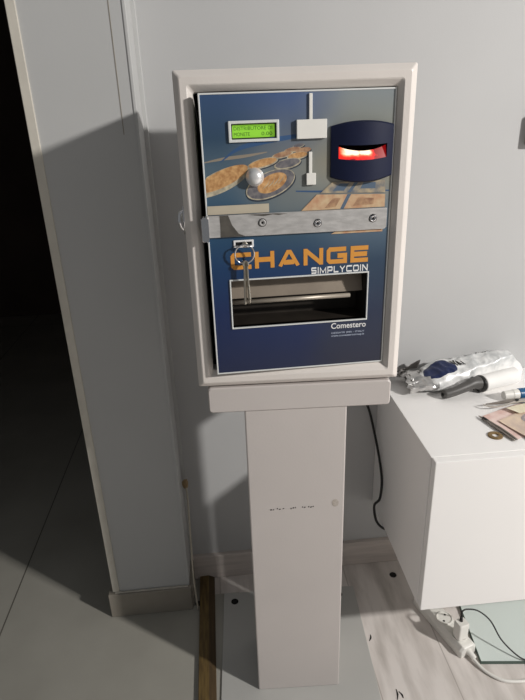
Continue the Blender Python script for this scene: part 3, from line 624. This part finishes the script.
def inn(u, v):
    a = math.pi * 2 * u; r = .9 * (1 - v * .75)
    p = Vector((.300 - .004 * v, -.066 - math.cos(a) * .034 * r, CT + .019 + math.sin(a) * .016 * r)); p = p + noise.noise_vector(p * 70) * .006; p.z = max(p.z, CT + .001); return p - off
quadgrid(b, inn, 24, 4); tag(obj('dark_creases', b, M['darkfoil'], bag), 'dark grey folds inside the opening')
b = bmesh.new()
def flap(u, v):
    p = Vector((.262 + .075 * u, -.012 - .022 * v * (1 - .3 * u), CT + .013 + .034 * u * (.4 + .6 * v) + .006 * v)); p = p + noise.noise_vector(p * 60) * .0035; p.y = min(p.y, -.002); return p - off
quadgrid(b, flap, 14, 6); ob = obj('seal_flap', b, M['darkfoil'], bag); sd = ob.modifiers.new('thick', 'SOLIDIFY'); sd.thickness = .001; tag(ob, 'dull grey flattened seal of the bag')
# printed marks on the bag: follows its surface
b = bmesh.new()
def mark(poly, n=3):
    P = []
    for k in range(len(poly)):
        p, q = poly[k], poly[(k + 1) % len(poly)]
        for m_ in range(n): P.append((p[0] + (q[0] - p[0]) * m_ / n, p[1] + (q[1] - p[1]) * m_ / n))
    vs = []
    for s, t in P:
        c = bf(s, t); d = (bf(s, t + .002) - c).cross(bf(s + .002, t) - c).normalized()
        if d.z < 0: d = -d
        vs.append(b.verts.new(c + d * .0009 - off))
    b.faces.new(vs)
def gl2(s0, t0, segs, ds, dt):
    for (x0, z0), (x1, z1), w in segs:
        dx, dz = x1 - x0, z1 - z0; l = math.hypot(dx, dz); nx, nz = -dz / l * w, dx / l * w
        mark([(s0 + (x0 + nx) * ds, t0 + (z0 + nz) * dt), (s0 + (x1 + nx) * ds, t0 + (z1 + nz) * dt), (s0 + (x1 - nx) * ds, t0 + (z1 - nz) * dt), (s0 + (x0 - nx) * ds, t0 + (z0 - nz) * dt)])
gl2(.345, .205, [((0, 1), (.5, 0), .13), ((.5, 0), (1, 1), .13)], .034, .065)
gl2(.383, .200, [((0, 0), (.5, 1), .13), ((.5, 1), (1, 0), .13), ((.25, .35), (.75, .35), .1)], .034, .065)
gl2(.42, .196, [((.5, 0), (.5, 1), .15)], .02, .055)
tag(obj('lettering', b, M['ink'], bag), 'tiny black lettering'); b = bmesh.new()
for k in range(7): gl2(.60 + k * .021, .31 + (k % 2) * .006, [((0, .5), (1, .5), .35)], .014, .022)
obj('printed_dashes', b, M['ink'], bag)

# ------------------------------------------------------------------ lint roller
lr = thing('lint_roller', (.45, -.105, CT), 'white lint roller with a dark grey handle lying in front of the foil bag', 'lint roller')
o2 = Vector((.45, -.105, CT))
c = Vector((.4475, -.107, CT + .0205)); d = Vector((.099, .0325, 0)).normalized()
b = bmesh.new(); lathe(b, [(.008, 0), (.0155, 0), (.0185, .002), (.0190, .003), (.0190, .096), (.0185, .098), (.0155, .099), (.008, .099)], d, c - o2 + d * .006 + Vector((0, 0, -.001)), 36); obj('paper_roll', b, M['paper'], lr)
b = bmesh.new(); lathe(b, [(0, -.0045), (.012, -.0045), (.0175, -.003), (.0198, 0), (.0198, .004), (.0185, .0058), (0, .0058)], d, c - o2, 36); tag(obj('end_cap', b, M['cap'], lr), 'black round end cap')
b = bmesh.new(); tube(b, spline([c - o2 - d * .002 + Vector((0, 0, .003)), c - o2 - d * .02 + Vector((0, 0, .006)), Vector((.411, -.1185, CT + .0225)) - o2, Vector((.385, -.124, CT + .0165)) - o2, Vector((.361, -.127, CT + .0118)) - o2, Vector((.3555, -.128, CT + .0115)) - o2], 6), [.0155, .0128, .0115, .0108, .0105, .0085], 16)
obj('handle', b, M['handle'], lr, smooth=True)
b = bmesh.new(); lathe(b, [(.0038, .0), (0, .0)], -d, Vector((.3552, -.128, CT + .0118)) - o2 - d * .0006, 14); obj('handle_hole', b, M['void'], lr)

# ------------------------------------------------------------------ small things on the cabinet
def note(name, P, z, m, label, cat, curl=.002, extras=(), group=None):
    bx = sum(p[0] for p in P) / 4; by = sum(p[1] for p in P) / 4
    e = thing(name, (bx, by, CT), label, cat, 0, group)
    def f(u, v):
        a = Vector(P[0] + (0,)).lerp(Vector(P[1] + (0,)), u); c_ = Vector(P[3] + (0,)).lerp(Vector(P[2] + (0,)), u); p = a.lerp(c_, v)
        return Vector((p.x - bx, p.y - by, z + curl * (.5 + .5 * math.sin(3.1 * u + 2.3 * v + z * 900))))
    b = bmesh.new(); quadgrid(b, f, 12, 8); o = obj('paper_sheet', b, m, e); sd = o.modifiers.new('thick', 'SOLIDIFY'); sd.thickness = .0003
    for (u0, u1, v0, v1, mm, nm) in extras:
        b = bmesh.new(); 
        def g(u, v): 
            a = 2 * math.pi * u; r = v
            p = f((u0 + u1) / 2 + math.cos(a) * r * (u1 - u0) / 2, (v0 + v1) / 2 + math.sin(a) * r * (v1 - v0) / 2); p.z += .0006; return p
        quadgrid(b, g, 20, 3); obj(nm, b, mm, e)
    return e
# corners: front-left, front-right, back-right, back-left
note('banknote', [(.405, -.214), (.433, -.306), (.540, -.262), (.512, -.170)], .0008, M['notepink'], 'pink banknote under the beige one, right edge of the cabinet top', 'banknote', .0012)
note('banknote', [(.4265, -.2405), (.4545, -.322), (.566, -.27), (.535, -.187)], .0042, M['notebeige'], 'beige banknote lying on the pink one, right edge of the cabinet top', 'banknote', .0022, [(.16, .52, .35, .75, M['greyprint'], 'grey_print'), (.2, .44, .42, .66, M['notepink'], 'print_centre')])
note('banknote', [(.462, -.200), (.480, -.224), (.575, -.197), (.556, -.174)], .0078, M['notecream'], 'cream paper note behind the beige banknote, under the grey scissors', 'paper note', .001)
# tweezers
tw = thing('tweezers', (.413, -.267, CT), 'slim dark grey metal tweezers lying along the left edge of the pink banknote', 'tweezers')
o2 = Vector((.413, -.267, CT))
for sgn, m in ((-1, M['toolgrey']), (1, M['toolgrey'])):
    b = bmesh.new(); pv = Vector((.96, .28, 0)).normalized()
    P = spline([Vector((.3975, -.2145, CT + .003)) - o2, Vector((.404, -.236, CT + .004)) - o2 + pv * sgn * .0022, Vector((.416, -.277, CT + .004)) - o2 + pv * sgn * .0036, Vector((.4255, -.3115, CT + .003)) - o2 + pv * sgn * .0030], 6)
    tube(b, P, [.0013, .0022, .0026, .0022], 8, flat=.8); obj('arm', b, m, tw, smooth=True)
b = bmesh.new(); tube(b, [Vector((.401, -.226, CT + .0042)) - o2, Vector((.4045, -.2375, CT + .0042)) - o2], .0036, 10); tag(obj('joint', b, M['cap'], tw, smooth=True), 'dark joint where the arms meet')
b = bmesh.new(); tube(b, [Vector((.4072, -.247, CT + .0028)) - o2, Vector((.4255, -.310, CT + .0025)) - o2], .0014, 8); obj('inner_gap', b, M['cap'], tw)
# scissors
sc_ = thing('scissors', (.479, -.1795, CT), 'grey pointed scissors with a black rivet lying across the paper notes', 'scissors')
o2 = Vector((.48, -.168, CT + .0105))
def blade(P, ws, t, m, nm):
    b = bmesh.new(); Q = spline([Vector(p) - Vector((.48, -.168, CT)) for p in P], 6); n_ = len(Q); top = []; bot = []
    for i, p in enumerate(Q):
        tg = (Q[min(i + 1, n_ - 1)] - Q[max(i - 1, 0)]).normalized(); pr = Vector((-tg.y, tg.x, 0)); k = i / (n_ - 1) * (len(ws) - 1); j = min(int(k), len(ws) - 2); w = ws[j] + (ws[j + 1] - ws[j]) * (k - j)
        top.append(p + pr * w); bot.append(p - pr * w)
    A = [b.verts.new(p) for p in top]; B = [b.verts.new(p) for p in bot]; C_ = [b.verts.new(p + Vector((0, 0, t))) for p in top]; D_ = [b.verts.new(p + Vector((0, 0, t))) for p in bot]
    for i in range(n_ - 1):
        for q in ((A, B), (D_, C_), (B, D_), (C_, A)): b.faces.new((q[0][i], q[1][i], q[1][i + 1], q[0][i + 1]))
    b.faces.new((A[0], C_[0], D_[0], B[0])); b.faces.new((A[-1], B[-1], D_[-1], C_[-1]))
    return obj(nm, b, m, sc_)
blade([(.428, -.170, CT + .0095), (.46, -.1685, CT + .010), (.50, -.165, CT + .0105), (.56, -.1655, CT + .010)], [.0005, .0045, .0062, .0065], .002, M['toolgrey'], 'blade')
blade([(.4225, -.170, CT + .009), (.432, -.181, CT + .0095), (.455, -.1835, CT + .010), (.485, -.1745, CT + .011), (.51, -.1705, CT + .0125), (.56, -.1785, CT + .0125)], [.0012, .0016, .0018, .0022, .005, .006], .0018, mat('bright blade steel', rgb(206, 200, 192), .3, .6), 'blade')
b = bmesh.new(); lathe(b, [(.0042, 0), (.0042, .001), (.003, .0018), (0, .002)], (0, 0, 1), (.0175, .0, .0143), 16); tag(obj('rivet', b, M['cap'], sc_), 'black rivet')
# marker tube with blue cap
mk = thing('glue_stick', (.529, -.1535, CT), 'white glue stick with a blue cap at the right edge of the cabinet top', 'glue stick')
dm = Vector((.99, .03, 0)).normalized(); o2 = Vector((.507, -.1275, CT + .0128)) - Vector((.535, -.128, CT))
b = bmesh.new(); lathe(b, [(0, -.022), (.008, -.022), (.0095, -.0205), (.0105, -.002), (.0115, 0), (.0115, .012), (0, .012)], dm, o2, 24); obj('body', b, M['whiteplastic'], mk)
b = bmesh.new(); lathe(b, [(0, .0121), (.0115, .0121), (.0126, .0135), (.0126, .055), (.0115, .057), (0, .057)], dm, o2, 24); tag(obj('cap', b, M['blue'], mk), 'blue cap')
# brass washer
b = bmesh.new(); lathe(b, [(.0062, 0), (.0062, .002), (.0075, .0024), (.013, .0024), (.0142, .0016), (.0142, 0), (.0062, 0)], (0, 0, 1), (0, 0, 0), 32)
o = obj('washer', b, M['brass'], None); o.location = (.3968, -.2876, CT + .0002); tag(o, 'round tarnished brass washer lying beside the tweezers', 'washer')

# ------------------------------------------------------------------ under the cabinet: power strip, charger, glass sheet
gs = thing('glass_sheet', (.66, -.19, 0), 'pale green frosted glass sheet lying on the floor under the cabinet', 'glass sheet', math.radians(-6.5))
b = bmesh.new(); box(b, (-.228, -.178, .001), (.4, .13, .0085)); obj('glass_panel', b, M['glass'], gs)
b = bmesh.new(); ring_frame(b, 0, 1, 0, 1, .1, 0, .1); b.free()
b = bmesh.new(); box(b, (-.2295, -.1795, .0), (.4, -.178, .0078)); box(b, (-.2295, -.178, .0), (-.228, .13, .0078)); tag(obj('glass_edge', b, M['glassedge'], gs), 'dark green cut edge of the glass')
ps = thing('power_strip', (.3936, -.3184, 0), 'white multi-socket power strip on the floor under the left end of the cabinet', 'power strip', math.radians(17.9))
SW, SH, SLn = .023, .030, .172
b = bmesh.new(); P0 = [(-SW, 0), (SW, 0), (SW, SH * .62), (SW * .66, SH), (-SW * .66, SH), (-SW, SH * .62)]
loft(b, [[(x * .86, 0, z * .92) for x, z in P0], [(x, .006, z) for x, z in P0], [(x, SLn, z) for x, z in P0]]); obj('strip_body', b, M['whiteplastic'], ps, bevel=.0018)
for k in range(3):
    y = .034 + k * .051
    b = bmesh.new(); lathe(b, [(.0192, 0), (.0192, .0022), (.0172, .0026), (.0165, .0004), (0, .0004)], (0, 0, 1), (0, 0, SH - .0003), 28)
    for q in (-1, 1): lathe(b, [(.0026, .0008), (0, .0009)], (0, 0, 1), (q * .0067, q * .0067, SH), 10, 1)
    s = obj('socket', b, [M['whiteplastic'], M['void']], ps); s.location = (0, y, 0)
Rs = Matrix.Rotation(math.radians(-17.9), 3, 'Z')
def lw(x, y, z): return Rs @ (Vector((x, y, z)) - Vector((.3936, -.3184, 0)))
b = bmesh.new(); tube(b, spline([lw(.3936, -.316, .014), lw(.397, -.332, .0095), lw(.412, -.362, .005), lw(.438, -.386, .0042), lw(.47, -.394, .0042), lw(.52, -.396, .0042), lw(.6, -.41, .0042), lw(.7, -.45, .0042)], 8), .0036, 10); tag(obj('power_cord', b, M['whiteplastic'], ps, smooth=True), 'white power cord of the strip')
b = bmesh.new(); tube(b, spline([(0, .006, .0145), (.001, -.008, .0125), (.004, -.018, .0095)], 4), [.0085, .0065, .0045], 12); obj('cord_grip', b, M['whiteplastic'], ps, smooth=True)
ch = thing('phone_charger', (.3822, -.2925, .0332), 'white plug-in charger with a black cable, standing in the power strip', 'charger', math.radians(16))
b = bmesh.new(); loft(b, [[(x * .9, y * .9, -.001) for x, y, _ in rrect(-.0125, .0125, -.011, .011, 0, .004) for x, y in [(x, _)]] if False else [(p[0] * .92, p[2] * .92, -.0005) for p in rrect(-.0135, .0135, -.0115, .0115, 0, .004)], [(p[0], p[2], .004) for p in rrect(-.0135, .0135, -.0115, .0115, 0, .004)], [(p[0], p[2], .042) for p in rrect(-.0135, .0135, -.0115, .0115, 0, .004)], [(p[0] * .88, p[2] * .88, .045) for p in rrect(-.0135, .0135, -.0115, .0115, 0, .004)]])
obj('charger_body', b, M['whiteplastic'], ch)
b = bmesh.new(); tube(b, [(.0, .003, .044), (.0, .004, .056)], [.004, .003], 10); tube(b, spline([(.0, .004, .052), (.004, .008, .066), (.018, .008, .068), (.045, .001, .058), (.066, -.018, .038), (.076, -.046, .006), (.090, -.075, -.012), (.105, -.094, -.0195), (.13, -.104, -.0212), (.17, -.112, -.0212)], 8), .0017, 8)
tag(obj('cable', b, M['black'], ch, smooth=True), 'thin black charging cable')

# ------------------------------------------------------------------ cables at the wall
b = bmesh.new(); P = [(.15, -.03, .64), (.19, -.018, .56), (.2225, -.012, .495), (.2385, -.025, .425), (.2425, -.06, .375), (.2432, -.085, .330), (.236, -.10, .29), (.2265, -.09, .262), (.231, -.095, .222), (.246, -.10, .20), (.268, -.09, .185), (.31, -.05, .16), (.36, -.02, .13), (.48, -.0045, .12)]
tube(b, spline(P, 8), .0032, 8)
o = obj('power_cable', b, M['black'], None, smooth=True); tag(o, 'black power cable hanging between the stand and the white cabinet', 'cable')
cd = thing('corner_cable', (-.225, -.09, 0), 'old white cord running down the corner from a tan plaster lump', 'cable')
o2 = Vector((-.225, -.09, 0))
b = bmesh.new(); tube(b, spline([Vector(p) - o2 for p in ((-.2335, -.04, .335), (-.2305, -.055, .315), (-.2285, -.085, .28), (-.2295, -.1, .2), (-.2305, -.114, .11), (-.2285, -.1155, .04), (-.2275, -.1155, .003))], 8), .0022, 8); obj('cable_run', b, M['cord'], cd, smooth=True)
b = bmesh.new(); bmesh.ops.create_icosphere(b, subdivisions=3, radius=.0105)
for v in b.verts: v.co = Vector((v.co.x * .75, v.co.y * .7, v.co.z * 1.25)) * (1 + .35 * noise.noise(v.co * 160)); v.co += Vector((-.2335, -.04, .337)) - o2
tag(obj('plaster_lump', b, M['knot'], cd, smooth=True), 'tan lump where the cord enters the wall')
# grey box on the wall at the right edge
wb = thing('wall_box', (.571, -.0005, 1.113), 'grey box mounted on the wall at the right edge above the cabinet', 'wall box')
b = bmesh.new(); loft(b, [rrect(-.040, .040, -.030, .030, 0, .004), rrect(-.040, .040, -.030, .030, -.014, .004), rrect(-.037, .037, -.027, .027, -.017, .003)]); obj('box_body', b, M['greybox'], wb)
b = bmesh.new(); loft(b, [rrect(-.028, .028, -.018, .018, -.0168, .003), rrect(-.027, .027, -.017, .017, -.0185, .003)]); obj('face_plate', b, M['housing'], wb)

# ------------------------------------------------------------------ light and camera
def lamp(name, loc, e, r, col=(1, .97, .93)):
    l = bpy.data.lights.new(name, 'POINT'); l.energy = e; l.shadow_soft_size = r; l.color = col
    o = bpy.data.objects.new(name, l); o.location = loc; COL.objects.link(o)
lamp('room_lamp', (2.157, -1.92, 2.01), 305, .07)
w = bpy.data.worlds.new('World'); scn.world = w; w.use_nodes = True
bg = w.node_tree.nodes['Background']; bg.inputs[0].default_value = (.96, .98, 1, 1); bg.inputs[1].default_value = .17
cam = bpy.data.cameras.new('Camera'); co = bpy.data.objects.new('Camera', cam); COL.objects.link(co); scn.camera = co
rt, up, fw = Vector((.9952332, -.09176154, -.03302572)), Vector((.06600865, .38453669, .92074665)), Vector((.07178953, .91853762, -.38876074))
R = Matrix((rt, up, -fw)).transposed().to_4x4()
co.matrix_world = Matrix.Translation((-.12146213, -1.17189473, 1.15641966)) @ R
cam.sensor_fit = 'HORIZONTAL'; cam.sensor_width = 36; cam.lens = 552.6032 / 525 * 36; cam.clip_start = .02
scn.view_settings.view_transform = 'Standard'; scn.view_settings.look = 'None'
scn.cycles.use_denoising = True
